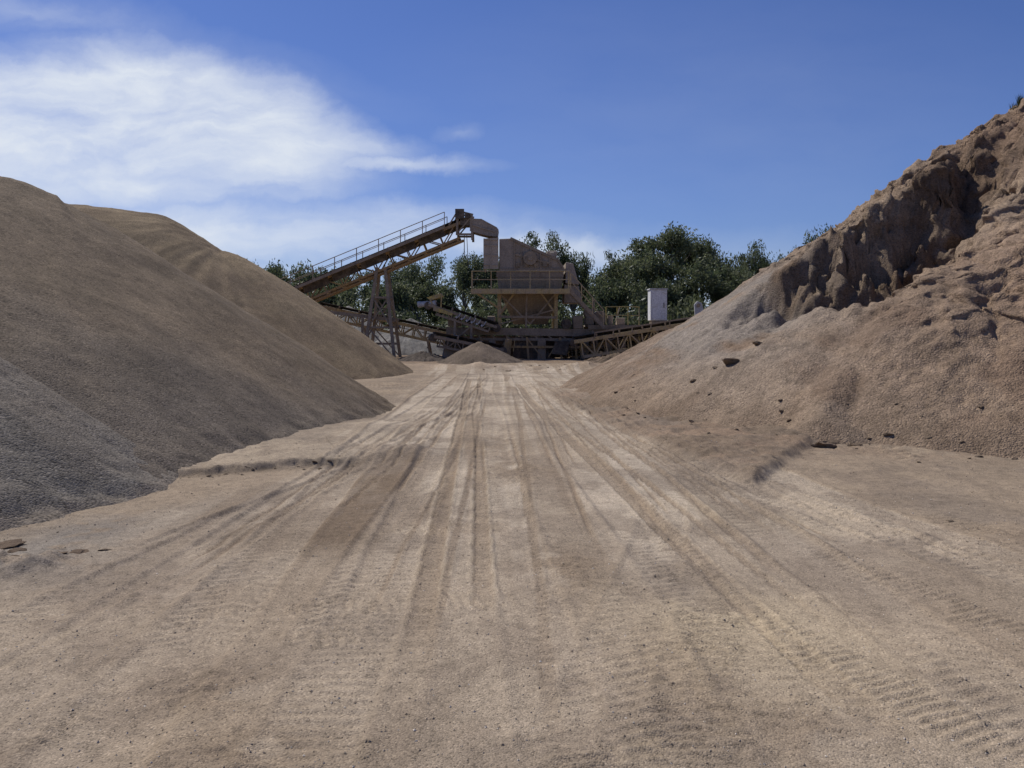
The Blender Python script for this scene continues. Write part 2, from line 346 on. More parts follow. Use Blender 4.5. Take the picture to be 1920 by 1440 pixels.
# ------------------------------------------------------------------ stockpiles
def pile(name,nodes,xs,ys,colf,mat,label,warp=.35,seed=0,rr=.8,streak=.05):
    def zf(x,y):
        wx=x+(fbm(x*.35,y*.35,3,seed+1)-.5)*warp*3; wy=y+(fbm(x*.35+7,y*.35,3,seed+2)-.5)*warp*3
        z=ridge_field(wx,wy,nodes,rr)
        c=nodes[0]; th=np.arctan2(y-c[1],x-c[0]); r=np.hypot(x-c[0],y-c[1])
        z=z+(fbm(th*9,r*.35,3,seed+3)-.5)*streak*2.4+(fbm(x*2.2,y*2.2,4,seed+4)-.5)*streak+(fbm(x*9,y*9,3,seed+5)-.5)*.025
        toe=ss(.5,.0,z)*ss(-.3,0,z); z=z+toe*((fbm(x*3.5,y*3.5,3,seed+6)-.5)*.16-.02)
        return np.maximum(z,-.5)
    o=grid_obj(name,xs,ys,zf,colf,mat,keep=lambda X,Y,Z:Z>-.2)
    tag(o,label,"stockpile"); return o,zf
grav=soil_mat("gravel_brown",grain=48.,grain_amt=.5,bump=.6,mid=5.,mid_amt=.16,bd=.018,midb=.6)
grav2=soil_mat("gravel_grey",grain=50.,grain_amt=.55,bump=.6,mid=5.,mid_amt=.14,bd=.016,midb=.6)
def colmix(a,b,s,sc=.5,lo=.4,hi=.65,third=None):
    def f(x,y,z):
        c=np.zeros(x.shape+(3,))+np.array(a); c=lerp(c,b,ss(lo,hi,fbm(x*sc,y*sc+z*.5,4,s)))
        c=c*(.85+.3*fbm(x*1.7,y*1.7,4,s+4))[...,None]
        if third: c=third(x,y,z,c)
        return c
    return f
def t1(x,y,z,c):
    c=lerp(c,(.172,.142,.110),ss(3.2,.6,z+(fbm(x,y,3,9)-.5)*1.5+np.clip(y-11,0,9)*.4)*.8)
    th=np.arctan2(y-16,x+11); return c*(.82+.36*fbm(th*26,z*.5,4,19))[...,None]
def t3(x,y,z,c):
    c=lerp(c,(.176,.144,.111),ss(.4,1.9,z+(fbm(x*1.2,y*1.2,4,29)-.5)*1.6)*.95)
    c=lerp(c,(.173,.143,.111),ss(9.0,10.8,y+(fbm(x*2,y*2,3,59)-.5)*1.4)*.95)
    c=lerp(c,(.25,.20,.15),ss(.14,.0,z+(fbm(x*6,y*6,3,69)-.5)*.12)*.6)
    th=np.arctan2(y-8.8,x+8.6); return c*(.84+.32*fbm(th*22,z*.6,3,39))[...,None]
def t2(x,y,z,c):
    th=np.arctan2(y-32,x+12); return c*(.84+.32*fbm(th*24,z*.4,3,49))[...,None]
f1,f1z=pile("gravel_stockpile",[(-10.35,18,4.5,.71),(-10.75,16.5,4.9,.67),(-11.9,13,5.0,.63),(-13,9,5.0,.60),(-15,3,5,.6)],
  axis([-26,-14,-2],[(.3,.12),(.07,.055)]),axis([-6,6,26.5],[(.3,.1),(.055,.07)]),colmix((.192,.145,.096),(.212,.160,.106),80,third=t1),grav,"long brown gravel stockpile with a smooth sloping side",seed=100,warp=.18)
f2,f2z=pile("gravel_stockpile",[(-11.6,32,4.9,.74),(-14.3,31.5,6.3,.74),(-16.3,30.5,6.5,.72),(-20,27,6.2,.7),(-26,22,6,.7)],
  axis([-38,-20,-3.5],[(.4,.2),(.1,.09)]),axis([12,20,43],[(.3,.15),(.1,.1)]),colmix((.268,.200,.122),(.235,.173,.108),90,third=t2),grav,"tan gravel stockpile with a double rounded crest",seed=120,warp=.18,rr=1.1)
f3,f3z=pile("gravel_stockpile",[(-9.15,8.7,3.25,.66)]*2,
  axis([-14,-3.0],[(.045,.032)]),axis([3.,14.5],[(.035,.04)]),colmix((.208,.182,.148),(.188,.161,.129),95,third=t3),grav2,"grey crushed stone stockpile spilling onto the yard",seed=140,warp=.15,rr=.4)

# big rough bank
RN=[(26,24,11.2,.66),(18,22,9.8,.66),(13.3,20.3,7.75,.68),(11,21,5.35,.60),(10.2,21.5,4.5,.56),(9.5,22,3.7,.54),(8,23,2.9,.50),(7.1,24,2.75,.52),(6.2,25,2.3,.54),(5.5,26,1.8,.55),(4.6,28,1.05,.5),(3.9,32,.25,.4)]
SC=[(5.9,19.4),(6.7,18.4),(7.9,18.0),(9.3,18.6),(10.8,19.2),(12.4,19.3)]
def sdist(x,y,pl):
    best=np.full(x.shape,1e9); sg=np.zeros(x.shape); tt=np.zeros(x.shape)
    for i,(a,b) in enumerate(zip(pl[:-1],pl[1:])):
        dx,dy=b[0]-a[0],b[1]-a[1]; L=dx*dx+dy*dy
        t_=np.clip(((x-a[0])*dx+(y-a[1])*dy)/L,0,1)
        d=np.hypot(x-a[0]-t_*dx,y-a[1]-t_*dy); cr=dx*(y-a[1])-dy*(x-a[0])
        k=d<best; best=np.where(k,d,best); sg=np.where(k,np.sign(cr),sg); tt=np.where(k,(i+t_)/(len(pl)-1),tt)
    return best*sg,tt
def bank_z(x,y):
    wx=x+(fbm(x*.5,y*.5,3,201)-.5)*.8; wy=y+(fbm(x*.5+7,y*.5,3,202)-.5)*.8
    z=ridge_field(wx,wy,RN,.2)
    z=np.maximum(z,ridge_field(wx,wy,[(8.2,17.3,2.6,.75),(6.2,15,1.75,.75),(4.9,12.6,.4,.72)],.2))
    z=np.maximum(z,ridge_field(wx,wy,[(12,18,4.9,.8),(9.2,13.7,2.2,.78),(7.9,11.8,.7,.7)],.3))
    z=np.maximum(z,ridge_field(wx,wy,[(6.5,21,2.1,.55),(4.7,17.9,.7,.55)],.3))
    s_,tt=sdist(x+(fbm(x*.8,y*.8,5,203)-.5)*1.8,y+(fbm(x*.8+3,y*.8,5,204)-.5)*2.3,SC)
    m=ss(.02,.3,tt)*ss(1,.75,tt); dep=1.35+.95*np.exp(-((tt-.48)/.22)**2)
    smooth=ss(7.2,5.8,x)*.85
    z=z+m*ss(-.2,.2,s_)*np.exp(-np.clip(s_,0,9)/1.2)*.25
    z=z-m*ss(.2,-.7,s_)*np.exp(-(np.clip(-s_-.3,0,9)/1.5)**2)*dep
    for pts,A_,L_,sd9 in (([(10.2,15.6),(11.2,16.4),(12.6,16.2),(14,15.2)],.6,.9,243),([(7.6,13.9),(8.6,14.6),(9.6,14.2)],.35,.7,253),([(12.2,18.2),(13.2,18.9),(15,18.4)],.6,1.,273)):
        s2,t2_=sdist(x+(fbm(x*1.4,y*1.4,5,sd9)-.5)*1.3,y+(fbm(x*1.4+3,y*1.4,5,sd9+1)-.5)*1.3,pts)
        z=z-ss(0,.3,t2_)*ss(1,.7,t2_)*ss(.1,-.35,s2)*np.exp(-(np.clip(-s2,0,9)/L_)**2)*A_
    th=np.arctan2(y-24,x-14); r=np.hypot(x-14,y-24); amp=ss(.1,1.5,z)*(1-smooth*.6)
    z=z+(bil(th*10+fbm(x*.9,y*.9,3,295)*1.2,r*.4,3,205)-.5)*.26*amp
    nearsc=np.exp(-(s_/1.6)**2)*m
    up=ss(3.6,5.2,z)
    rough=np.clip(.10+nearsc*.75+up*.8+.35*ss(.52,.7,fbm(x*.5,y*.5,3,211)),0,1)*(1-smooth)*ss(.4,1.4,z)
    z=z+rough*(bil(x*1.5,y*1.5,5,207)-.45)*.66
    z=z+rough*(fbm(x*4.2,y*4.2,5,212)-.5)*.36
    z=z+(bil(x*2.0,y*2.0,3,208)-.45)*.10*ss(.0,.8,z)*(1-smooth*.6)
    z=z+(fbm(x*9,y*9,4,209)-.5)*.11*ss(-.1,.5,z)*(1-smooth*.5)*(.35+.8*ss(.42,.65,fbm(x*.9,y*.9,3,210)))
    return np.maximum(z,-.6)
def bank_col(x,y,z):
    c=np.zeros(x.shape+(3,))+np.array((.288,.208,.142))
    c=lerp(c,(.335,.248,.172),ss(.4,.65,fbm(x*.5,y*.5,4,221)))
    c=lerp(c,(.21,.144,.096),ss(.48,.62,fbm(x*.9,y*.9,5,222))*.75)
    c=lerp(c,(.275,.234,.192),np.clip(gauss(x,y,5.1,19.4,1.7,3.6)*1.7,0,1)*ss(.28,.55,fbm(x*2+y*.4,y*.6,4,223)+.12)*.85)
    c=lerp(c,(.32,.20,.130),np.clip(gauss(x,y,10,13.5,2.5,2.5)+gauss(x,y,12.5,19,2.5,1.5),0,1)*.4)
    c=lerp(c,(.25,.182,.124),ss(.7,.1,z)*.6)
    s_,tt=sdist(x,y,SC); c=c*(1-.38*np.exp(-((s_+.4)/.9)**2)*ss(0,.2,tt)*ss(1,.8,tt))[...,None]  # shadow in the hollow below the scarp is darkened into the colour
    c=c*(.84+.32*fbm(x*6,y*6,4,225))[...,None]
    return c
def bank_disp(P):
    x,y,z=P[...,0],P[...,1],P[...,2]; a=ss(.8,2.2,z)*.42*ss(6.2,7.4,x)
    P=P.copy(); P[...,0]+=(fbm(x*2.2+z*2.7,y*2.2,4,231)-.5)*a; P[...,1]+=(fbm(x*2.2,y*2.2+z*3.1,4,232)-.5)*a; return P
dirt=soil_mat("bank_earth",grain=38.,grain_amt=.4,bump=.85,mid=4.,mid_amt=.28,bd=.03,midb=1.6,fine=24.)
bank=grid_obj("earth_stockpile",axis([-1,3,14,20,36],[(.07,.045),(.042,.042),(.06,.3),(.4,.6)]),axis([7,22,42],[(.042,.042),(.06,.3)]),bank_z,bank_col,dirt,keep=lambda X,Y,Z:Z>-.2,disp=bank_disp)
tag(bank,"tall rough bank of reddish brown earth with eroded scarp","stockpile")
def BZ(x,y): return float(bank_z(np.array([float(x)]),np.array([float(y)]))[0])

def heap(name,cx_,cy_,h,sl_,ca,label,seed,m=dirt,st=.1):
    r=h/sl_+.8
    return pile(name,[(cx_,cy_,h,sl_)]*2,axis([cx_-r,cx_+r],[(.08,.08)]),axis([cy_-r,cy_+r],[(.08,.08)]),colmix(ca,tuple(q*.75 for q in ca),seed,sc=1.2),m,label,seed=seed,warp=.2,streak=st,rr=.15)
heap("gravel_heap",-1.7,42.5,1.1,.5,(.18,.138,.102),"pointed brown gravel heap below the screening plant",301,grav,.05)
heap("earth_heap",-5.0,45.5,.5,.4,(.12,.097,.078),"low dark gravel heap beside the conveyor trestle",302,dirt,.12)
heap("earth_heap",5.6,43,.4,.3,(.19,.14,.098),"lumpy brown earth heap under the yellow conveyor",304,dirt,.2)
heap("gravel_heap",-12.5,62,3.6,.6,(.25,.235,.21),"pale grey gravel heap behind the conveyors",306,grav2,.1)
heap("gravel_heap",-7.5,60,2.6,.55,(.22,.205,.185),"grey gravel heap behind the conveyor trestle",307,grav2,.1)

# clods
def clod_mesh(name,seed,mat,col):
    import bmesh
    bm=bmesh.new(); bmesh.ops.create_icosphere(bm,subdivisions=3,radius=1)
    for v_ in bm.verts:
        n=mnoise.noise(v_.co*1.1+Vector((seed,0,0)))*.5+mnoise.noise(v_.co*3+Vector((0,seed,0)))*.22+ .1*mnoise.noise(v_.co*8)
        v_.co*=1+n; v_.co.z*=.72
    me=bpy.data.meshes.new(name); bm.to_mesh(me); bm.free(); me.materials.append(mat)
    ca=me.color_attributes.new("Col",'FLOAT_COLOR','POINT')
    ca.data.foreach_set("color",np.tile(np.array([*col,1.]),len(me.vertices)).astype(np.float32)); return me
CM=[clod_mesh("dirt_clod",k*3.7,dirt,c_) for k,c_ in enumerate([(.36,.26,.18),(.33,.24,.165),(.40,.30,.21),(.36,.27,.19)])]
def clod(x,y,r,zf=None,grp="dirt clods scattered along the pile toes",lab="lump of dried brown earth lying on the dirt",flat=1.):
    z=max(Gs(x,y),zf(x,y) if zf else -9)
    o=bpy.data.objects.new("dirt_clod",random.choice(CM)); COL.objects.link(o); o.location=(x,y,z+r*.06*flat)
    o.scale=(r*random.uniform(.8,1.3),r*random.uniform(.8,1.2),r*random.uniform(.45,.75)*flat); o.rotation_euler=(random.uniform(-.4,.4)*flat,random.uniform(-.4,.4)*flat,random.uniform(0,6.3))
    tag(o,lab,"dirt clod",grp)
for x,y,r in [(4.35,15.7,.17),(4.9,15.9,.12),(4.5,11.55,.14),(4.75,11.9,.10),(2.35,16.6,.09),(3.6,15.9,.07),(5.05,11.7,.07),(5.6,11.9,.06),(4.05,15.9,.06),(3.9,7.1,.03),(3.0,12.2,.04)]: clod(x,y,r,BZ)
for k in range(220):
    x=random.uniform(2,8.5); y=random.uniform(10.2,19)
    zb=BZ(x,y)
    if zb<-.5 or zb>.6:
        if random.random()<.93: continue
    clod(x,y,random.choice([.012,.015,.02,.025,.03,.03,.04,.05]),BZ)
for k in range(26):
    x=random.uniform(-3.9,-2.0); y=ledge_y(x)+random.uniform(-.3,.05); clod(x,y,random.choice([.01,.012,.015,.02,.028]))
for x,y,r in ((-3.95,6.25,.10),(-3.75,6.05,.07),(-3.45,6.0,.08),(-3.3,6.1,.06),(-3.6,5.8,.05),(-3.85,5.85,.06),(-3.15,6.2,.04)): clod(x,y,r,lab="flat broken crust of grey earth on the dirt",flat=.55)
for k in range(30):
    x=random.uniform(-1.5,4); y=random.uniform(33.5,37); clod(x,y,random.uniform(.03,.08),lab="lump of orange earth on the low windrow")
# loose gravel
mb_v=[];mb_f=[];mb_c=[]
rng=np.random.RandomState(3)
n=10000
yg=2.6+ (rng.rand(n)**1.7)*9; xg=(rng.rand(n)-.5)*1.5*yg
zg=G(xg,yg)+.004
octa=np.array([(1,0,0),(-1,0,0),(0,1,0),(0,-1,0),(0,0,1),(0,0,-1)],float); of=[(0,2,4),(2,1,4),(1,3,4),(3,0,4),(2,0,5),(1,2,5),(3,1,5),(0,3,5)]
rs=(.0018+.0045*rng.rand(n)**3)*(1+.05*yg)
for i in range(n):
    o_=octa*rs[i]*(.6+.8*rng.rand(6,1)); a_=rng.rand()*6.28; c_,s_=math.cos(a_),math.sin(a_)
    o_=np.stack([o_[:,0]*c_-o_[:,1]*s_,o_[:,0]*s_+o_[:,1]*c_,o_[:,2]*.8],1)+np.array([xg[i],yg[i],zg[i]+rs[i]*.2])
    mb_v+=o_.tolist(); mb_f+=[tuple(6*i+q for q in f) for f in of]
    cc_=np.array([(.46,.38,.29),(.36,.28,.20),(.32,.26,.20),(.55,.48,.40)][rng.randint(4)])*(.8+.4*rng.rand()); mb_c+=[[*cc_,1.]]*6
me=bpy.data.meshes.new("gravel"); me.from_pydata(mb_v,[],mb_f); ca=me.color_attributes.new("Col",'FLOAT_COLOR','POINT'); ca.data.foreach_set("color",np.array(mb_c,dtype=np.float32).ravel())
me.materials.append(soil); o=bpy.data.objects.new("gravel",me); COL.objects.link(o); tag(o,"loose small stones scattered over the packed dirt","gravel",kind="stuff")

# ------------------------------------------------------------------ plant materials
M_yel=steel_mat("dusty_yellow_paint",(.48,.37,.18),amt=.4,dust=(.42,.33,.225))
M_hop=steel_mat("dusty_hopper_steel",(.30,.235,.145),amt=.5,dust=(.32,.25,.175),rust=(.15,.11,.075))
M_yel2=steel_mat("yellow_handrail_paint",(.55,.43,.13),amt=.3)
M_brn=steel_mat("dusty_brown_steel",(.25,.20,.145),dust=(.34,.27,.195),amt=.5)
M_box=steel_mat("dusty_screen_steel",(.25,.205,.16),dust=(.38,.315,.245),amt=.7,rust=(.16,.115,.085))
M_drk=steel_mat("dark_rusty_steel",(.075,.062,.05),dust=(.20,.16,.12),amt=.38)
M_tan=steel_mat("dust_caked_panel",(.38,.32,.25),dust=(.46,.385,.295),amt=.6,rust=(.22,.16,.11))
M_orn=steel_mat("orange_steel",(.42,.27,.11),dust=(.34,.25,.16),amt=.38)
M_belt=steel_mat("belt_rubber",(.02,.02,.02),dust=(.10,.08,.06),amt=.35,rust=(.04,.03,.025))
M_gry=steel_mat("galvanised_grey",(.50,.51,.52),dust=(.46,.42,.37),amt=.15,rust=(.36,.34,.32))
M_wht=steel_mat("off_white_sheet",(.74,.74,.74),dust=(.6,.56,.50),amt=.12,rust=(.6,.58,.55))

def rails(mb,pts,h=1.0,r=.035,mid=True,step=1.3,end=True):
    for a,b in zip(pts[:-1],pts[1:]):
        a=Vector(a);b=Vector(b);L=(b-a).length;k=max(1,round(L/step))
        for i in range(k+1):
            p=a+(b-a)*i/k; mb.beam(p,p+Vector((0,0,h)),r*1.8)
        mb.cyl(a+Vector((0,0,h)),b+Vector((0,0,h)),r,n=6)
        if mid: mb.cyl(a+Vector((0,0,h*.52)),b+Vector((0,0,h*.52)),r*.85,n=6)

def conveyor(name,p0,p1,width,td,label,frame_mat,idlers=True,bay=1.1,mw=1.):
    p0=Vector(p0);p1=Vector(p1);a=(p1-p0).normalized(); wv=Vector((0,0,1)).cross(a).normalized(); nv=a.cross(wv).normalized()
    L=(p1-p0).length; root=empty(name,(p0.x,p0.y,0),label,"conveyor")
    P=lambda s,w_,n_: p0+a*s+wv*w_+nv*n_
    hw=width/2
    f=MB()
    for w_ in (-hw,hw):
        f.beam(P(0,w_,0),P(L,w_,0),.12*mw,.16*mw,nv); f.beam(P(.4,w_,-td),P(L-.6,w_,-td),.09*mw,.12*mw,nv)
        k=int(L/bay)
        for i in range(k):
            s0=.4+i*(L-1.)/k; s1=.4+(i+1)*(L-1.)/k
            f.beam(P(s0,w_,0),P(s0,w_,-td),.06*mw); 
            f.beam(P(s0,w_,-td if i%2 else 0),P(s1,w_,0 if i%2 else -td),.055*mw)
    k=int(L/(bay*1.0))
    for i in range(k+1):
        s0=.4+i*(L-1.)/k; f.beam(P(s0,-hw,-td),P(s0,hw,-td),.06); f.beam(P(s0,-hw,-.02),P(s0,hw,-.02),.06)
        if i<k: f.beam(P(s0,-hw,-td-.01),P(s0+(L-1.)/k,hw,-td-.01),.045)
    f.obj("truss_frame",frame_mat,root)
    b=MB()
    prof=[(-hw*.8,.30),(-hw*.35,.16),(hw*.35,.16),(hw*.8,.30)]
    A=[P(0,x_,z_) for x_,z_ in prof]+[P(0,x_,z_-.03) for x_,z_ in prof[::-1]]
    Bq=[P(L,x_,z_) for x_,z_ in prof]+[P(L,x_,z_-.03) for x_,z_ in prof[::-1]]
    b.loft(A,Bq); b.beam(P(.1,0,-.25),P(L-.1,0,-.25),width*.75,.02,nv)
    b.obj("belt",M_belt,root)
    for s_,nm in ((0,"tail_pulley"),(L,"head_pulley")):
        d=MB(); d.cyl(P(s_,-hw*.85,-.05),P(s_,hw*.85,-.05),.24,n=16); d.obj(nm,M_drk,root,smooth=False)
    if idlers:
        base=MB()
        base.cyl(wv*-hw*.9+nv*.24,wv*-hw*.35+nv*.10,.06,n=8);base.cyl(wv*-hw*.33+nv*.10,wv*hw*.33+nv*.10,.06,n=8);base.cyl(wv*hw*.35+nv*.10,wv*hw*.9+nv*.24,.06,n=8)
        base.beam(wv*-hw*1.05+nv*.30,wv*-hw*1.05,.05);base.beam(wv*hw*1.05+nv*.30,wv*hw*1.05,.05)
        src=base.obj("idler_roller",M_brn); me_=src.data; bpy.data.objects.remove(src)
        kk=int(L/1.2)
        for i in range(1,kk):
            q=bpy.data.objects.new("idler_roller",me_); COL.objects.link(q); q.parent=root; q.location=P(i*L/kk,0,0)-Vector((p0.x,p0.y,0))
    return root,P,L,hw

PY=50.
rc,P,L,hw=conveyor("inclined_conveyor",(-22.4,PY,.5),(-3.0,PY,8.45),1.1,.85,"long rusty yellow inclined conveyor with walkway and handrail",M_orn,bay=1.15,mw=1.2)
wk=MB(); 
wk.beam(P(1,-hw-.45,.05),P(L-1.2,-hw-.45,.05),.7,.05,(0,0,1)); wk.beam(P(1,-hw-.8,.02),P(L-1.2,-hw-.8,.02),.06,.16)
wk.obj("walkway",M_brn,rc)
for sgn in (-1,1):
    hr=MB(); off=sgn*(hw+.8) if sgn<0 else hw+.1
    k=int(L/1.5); pts=[P(1+i*(L-2.2)/k,off,0) for i in range(k+1)]
    for p_ in pts: hr.beam(p_,p_+Vector((0,0,.92)),.045)
    hr.cyl(pts[0]+Vector((0,0,.92)),pts[-1]+Vector((0,0,.92)),.026,n=6); hr.cyl(pts[0]+Vector((0,0,.48)),pts[-1]+Vector((0,0,.48)),.018,n=6)
    hr.obj("handrail",M_brn,rc)
sk=MB()
for i in range(9):
    s0=L*.12+i*L*.092; sk.beam(P(s0,-hw-.08,-.2),P(s0+L*.08,-hw-.08,-.2),.03,.45,tuple((P(0,0,1)-P(0,0,0))))
sk.obj("side_plate",M_drk,rc)
pn=MB(); pn.beam(P(L*.45,-hw*.2,-1.05),P(L*.98,-hw*.2,-1.05),.9,.06,(0,0,1)); pn.obj("spill_tray",M_orn,rc)
hd=MB()
for yy_ in (PY-.62,PY+.62):
    hd.beam((-3.4,yy_,7.6),(-3.35,yy_,9.15),.14); hd.beam((-2.45,yy_,7.3),(-2.5,yy_,8.9),.14); hd.beam((-3.4,yy_,9.1),(-2.4,yy_,8.85),.12); hd.beam((-3.4,yy_,7.65),(-2.4,yy_,7.65),.12)
    hd.beam((-3.4,yy_,7.7),(-2.45,yy_,8.8),.08); hd.beam((-3.9,yy_,8.2),(-3.35,yy_,9.1),.08)
hd.beam((-3.35,PY-.6,9.1),(-3.35,PY+.6,9.1),.12)
hd.obj("head_frame",M_brn,rc)
mt=MB(); mt.box(-3.5,-2.95,PY-.78,PY-.66,8.6,9.2); mt.cyl((-2.75,PY-.8,8.8),(-2.75,PY-.3,8.8),.18,n=12); mt.box(-3.2,-2.5,PY-.64,PY+.5,8.2,8.7); mt.obj("drive_motor",M_drk,rc)
ht=MB()
HP=[(-2.6,7.85),(-2.6,8.55),(-1.9,8.52),(-1.0,8.02),(-.9,7.9),(-.95,7.5),(-1.5,7.55),(-2.0,7.68)]
ht.prism(HP,PY-.68,PY-.62); ht.prism(HP,PY+.62,PY+.68)
ht.prism([(-2.6,8.555),(-1.9,8.525),(-1.0,8.025),(-.9,7.905),(-.95,7.5),(-.89,7.5),(-.83,7.93),(-.94,8.08),(-1.88,8.59),(-2.6,8.62)],PY-.70,PY+.70)
ht.beam((-2.4,PY-.72,8.2),(-1.05,PY-.72,7.8),.05,.08)
ht.obj("discharge_hood",M_box,rc)
ch_=MB(); ch_.cyl((-2.95,PY-.5,7.6),(-2.95,PY-.5,6.2),.025,n=5); ch_.cyl((-2.8,PY-.5,7.6),(-2.7,PY-.45,5.6),.02,n=5); ch_.obj("hanging_cable",M_drk,rc)
def trestle(x,ztop,spread,root,y0=PY,lean=1.2,nm="support_trestle"):
    l=MB()
    for sy in (-1,1):
        for sx_ in (-1,1):
            l.beam((x+sx_*.25,y0+sy*.5,ztop),(x+sx_*lean,y0+sy*spread,-.1),.18)
        for f_ in (.33,.66):
            e=lambda s_: (x+s_*(.25+(lean-.25)*f_),y0+sy*(.5+(spread-.5)*f_),ztop*(1-f_))
            l.beam(e(-1),e(1),.1)
        g=lambda s_,f_: (x+s_*(.25+(lean-.25)*f_),y0+sy*(.5+(spread-.5)*f_),ztop*(1-f_))
        l.beam(g(-1,.33),g(1,.66),.08); l.beam(g(1,.33),g(-1,.66),.08); l.beam(g(-1,.66),g(1,1),.08)
    for sx_ in (-1,1):
        for f_ in (.33,.66):
            l.beam((x+sx_*(.25+(lean-.25)*f_),y0-(.5+(spread-.5)*f_),ztop*(1-f_)),(x+sx_*(.25+(lean-.25)*f_),y0+(.5+(spread-.5)*f_),ztop*(1-f_)),.1)
        l.beam((x+sx_*.5,y0-.7,ztop*.66),(x+sx_*.9,y0+1.,ztop*.33),.08)
    return l.obj(nm,M_brn,root)
trestle(-8.1,5.6,1.3,rc,lean=.95)
trestle(-15.5,2.4,1.,rc,lean=.7)
bm_=MB(); bm_.beam((-13.4,PY-.6,3.1),(-7.2,PY-.6,2.35),.14,.2); bm_.beam((-13.4,PY+.6,3.1),(-7.2,PY+.6,2.35),.14,.2); bm_.beam((-9.2,PY-.7,.9),(-7.0,PY-.7,.9),.14)
bm_.beam((-9.2,PY-.7,2.6),(-9.25,PY-.7,.0),.14); bm_.beam((-9.2,PY-.7,.9),(-8.2,PY-.7,2.4),.08); bm_.obj("brace_beam",M_brn,rc)

r2,P2,L2,hw2=conveyor("low_conveyor",(-12.6,52.6,3.3),(-3.6,52.6,1.35),.9,.7,"dusty low conveyor sloping down beneath the inclined one",M_yel,bay=.8,mw=1.2)
lg=MB(); 
for x_,z_ in ((-11.5,2.3),(-9.6,1.9),(-5.5,1.0)):
    for yy_ in (52.15,53.05): lg.beam((x_,yy_,z_),(x_+.2,yy_,-.1),.12)
    lg.beam((x_,52.15,z_*.6),(x_,53.05,z_*.6),.09)
lg.obj("support_leg",M_brn,r2)
r3,P3,L3,hw3=conveyor("yellow_truss_conveyor",(3.6,46.9,1.05),(11.6,46.9,2.3),1.0,.95,"yellow lattice truss conveyor running into the earth bank",M_yel,bay=.8,mw=1.3)
lg=MB()
for x_,z_ in ((5.2,.5),(8.2,.9)):
    for yy_ in (46.4,47.4): lg.beam((x_,yy_,z_),(x_-.3,yy_,-.2),.14)
lg.obj("support_leg",M_yel,r3)
hr=MB(); k=6
pts=[P3(1.2+i*(L3-1.5)/k,-hw3-.1,0) for i in range(k+1)]
for p_ in pts: hr.beam(p_,p_+Vector((0,0,.35)),.06)
hr.beam(pts[0]+Vector((0,0,.35)),pts[-1]+Vector((0,0,.35)),.07); hr.obj("side_guard",M_brn,r3)
r5,P5,L5,hw5=conveyor("return_conveyor",(3.2,49.8,.55),(12.5,51.5,1.9),.9,.6,"dusty brown conveyor lying low behind the yellow truss",M_brn,bay=.8)
r4,P4,L4,hw4=conveyor("short_conveyor",(-.9,48.2,1.9),(-5.0,48.2,3.25),.8,.4,"short dusty conveyor ending in a pale drum and yellow guard",M_brn,bay=.55)
d=MB(); d.cyl((-5.55,48.2,3.28),(-4.55,47.9,3.36),.17,n=14); d.cyl((-5.65,48.22,3.27),(-5.5,48.19,3.29),.2,n=14); d.obj("drum_motor",M_gry,r4)
d=MB(); d.prism([(-4.9,3.5),(-4.1,3.75),(-4.25,3.95),(-5.1,3.68)],47.8,48.6); d.beam((-4.2,47.8,3.9),(-4.25,47.8,3.1),.08); d.beam((-4.9,47.8,3.6),(-4.6,47.8,2.9),.07); d.prism([(-4.7,2.9),(-3.6,2.6),(-3.5,2.75),(-4.7,3.15)],47.7,47.78); d.obj("yellow_guard",M_yel2,r4)
d=MB(); 
for x_ in (-3.4,-2.4): 
    d.beam((x_,47.8,2.4),(x_-.1,47.8,0),.13); d.beam((x_,48.6,2.4),(x_-.1,48.6,0),.13)
d.beam((-3.5,47.8,1.1),(-2.4,47.8,2.),.08); d.obj("support_leg",M_brn,r4)
for i in range(6):
    d=MB(); d.beam((-3.2+i*.3,47.65,2.5-i*.1),(-3.05+i*.3,47.65,2.75-i*.1),.05); d.cyl((-3.3+i*.3,47.6,2.5-i*.1),(-3.3+i*.3,48.3,2.5-i*.1),.07,n=8)
    d.obj("return_roller",M_gry,r4)
r6,P6,L6,hw6=conveyor("cross_conveyor",(-4.6,46.6,1.35),(-.6,47.6,.55),.8,.5,"low brown cross conveyor angled in front of the chassis",M_brn,bay=.6)

# ------------------------------------------------------------------ screening plant
sp=empty("screening_plant",(1.,PY,0),"dust caked screening plant with sloped hopper box and platform","screening plant")
y0,y1=PY-1.2,PY+1.5
b=MB(); b.prism([(-.78,5.35),(-.78,7.30),(-.1,7.33),(.05,7.28),(2.75,6.0),(3.25,5.35)],y0,y1)
b.obj("screen_box",M_box,sp,bevel=.03)
b=MB()
b.beam((-.1,y0-.05,7.33),(2.8,y0-.05,6.01),.1,.16); b.beam((2.78,y0-.05,6.05),(3.22,y0-.05,5.35),.1,.12)
for x_ in (.15,.55,1.15,1.75,2.3):
    zt=7.28-(x_-.05)*.475; b.beam((x_,y0-.05,5.4),(x_,y0-.05,zt),.08,.1,(0,1,0))
b.beam((-.75,y0-.05,5.42),(3.1,y0-.05,5.42),.1,.14); b.beam((.2,y0-.06,6.35),(2.3,y0-.06,5.8),.08,.14)
for x_ in (.35,.85,1.45,2.0): b.box(x_-.12,x_+.12,y0-.12,y0-.005,5.6,5.85)
b.obj("stiffener_rib",M_brn,sp)
b=MB(); b.prism([(-1.72,5.45),(-1.72,7.3),(-.82,7.36),(-.82,5.45)],y0-.15,y0-.09); b.prism([(-1.74,5.45),(-1.74,7.32),(-1.66,7.32),(-1.66,5.45)],y0-.08,y1)
for z_ in (5.7,6.3,6.9,7.25): b.beam((-1.72,y0-.18,z_),(-.82,y0-.18,z_-.03),.05,.05)
b.beam((-1.3,y0-.18,5.45),(-1.3,y0-.18,7.3),.06)
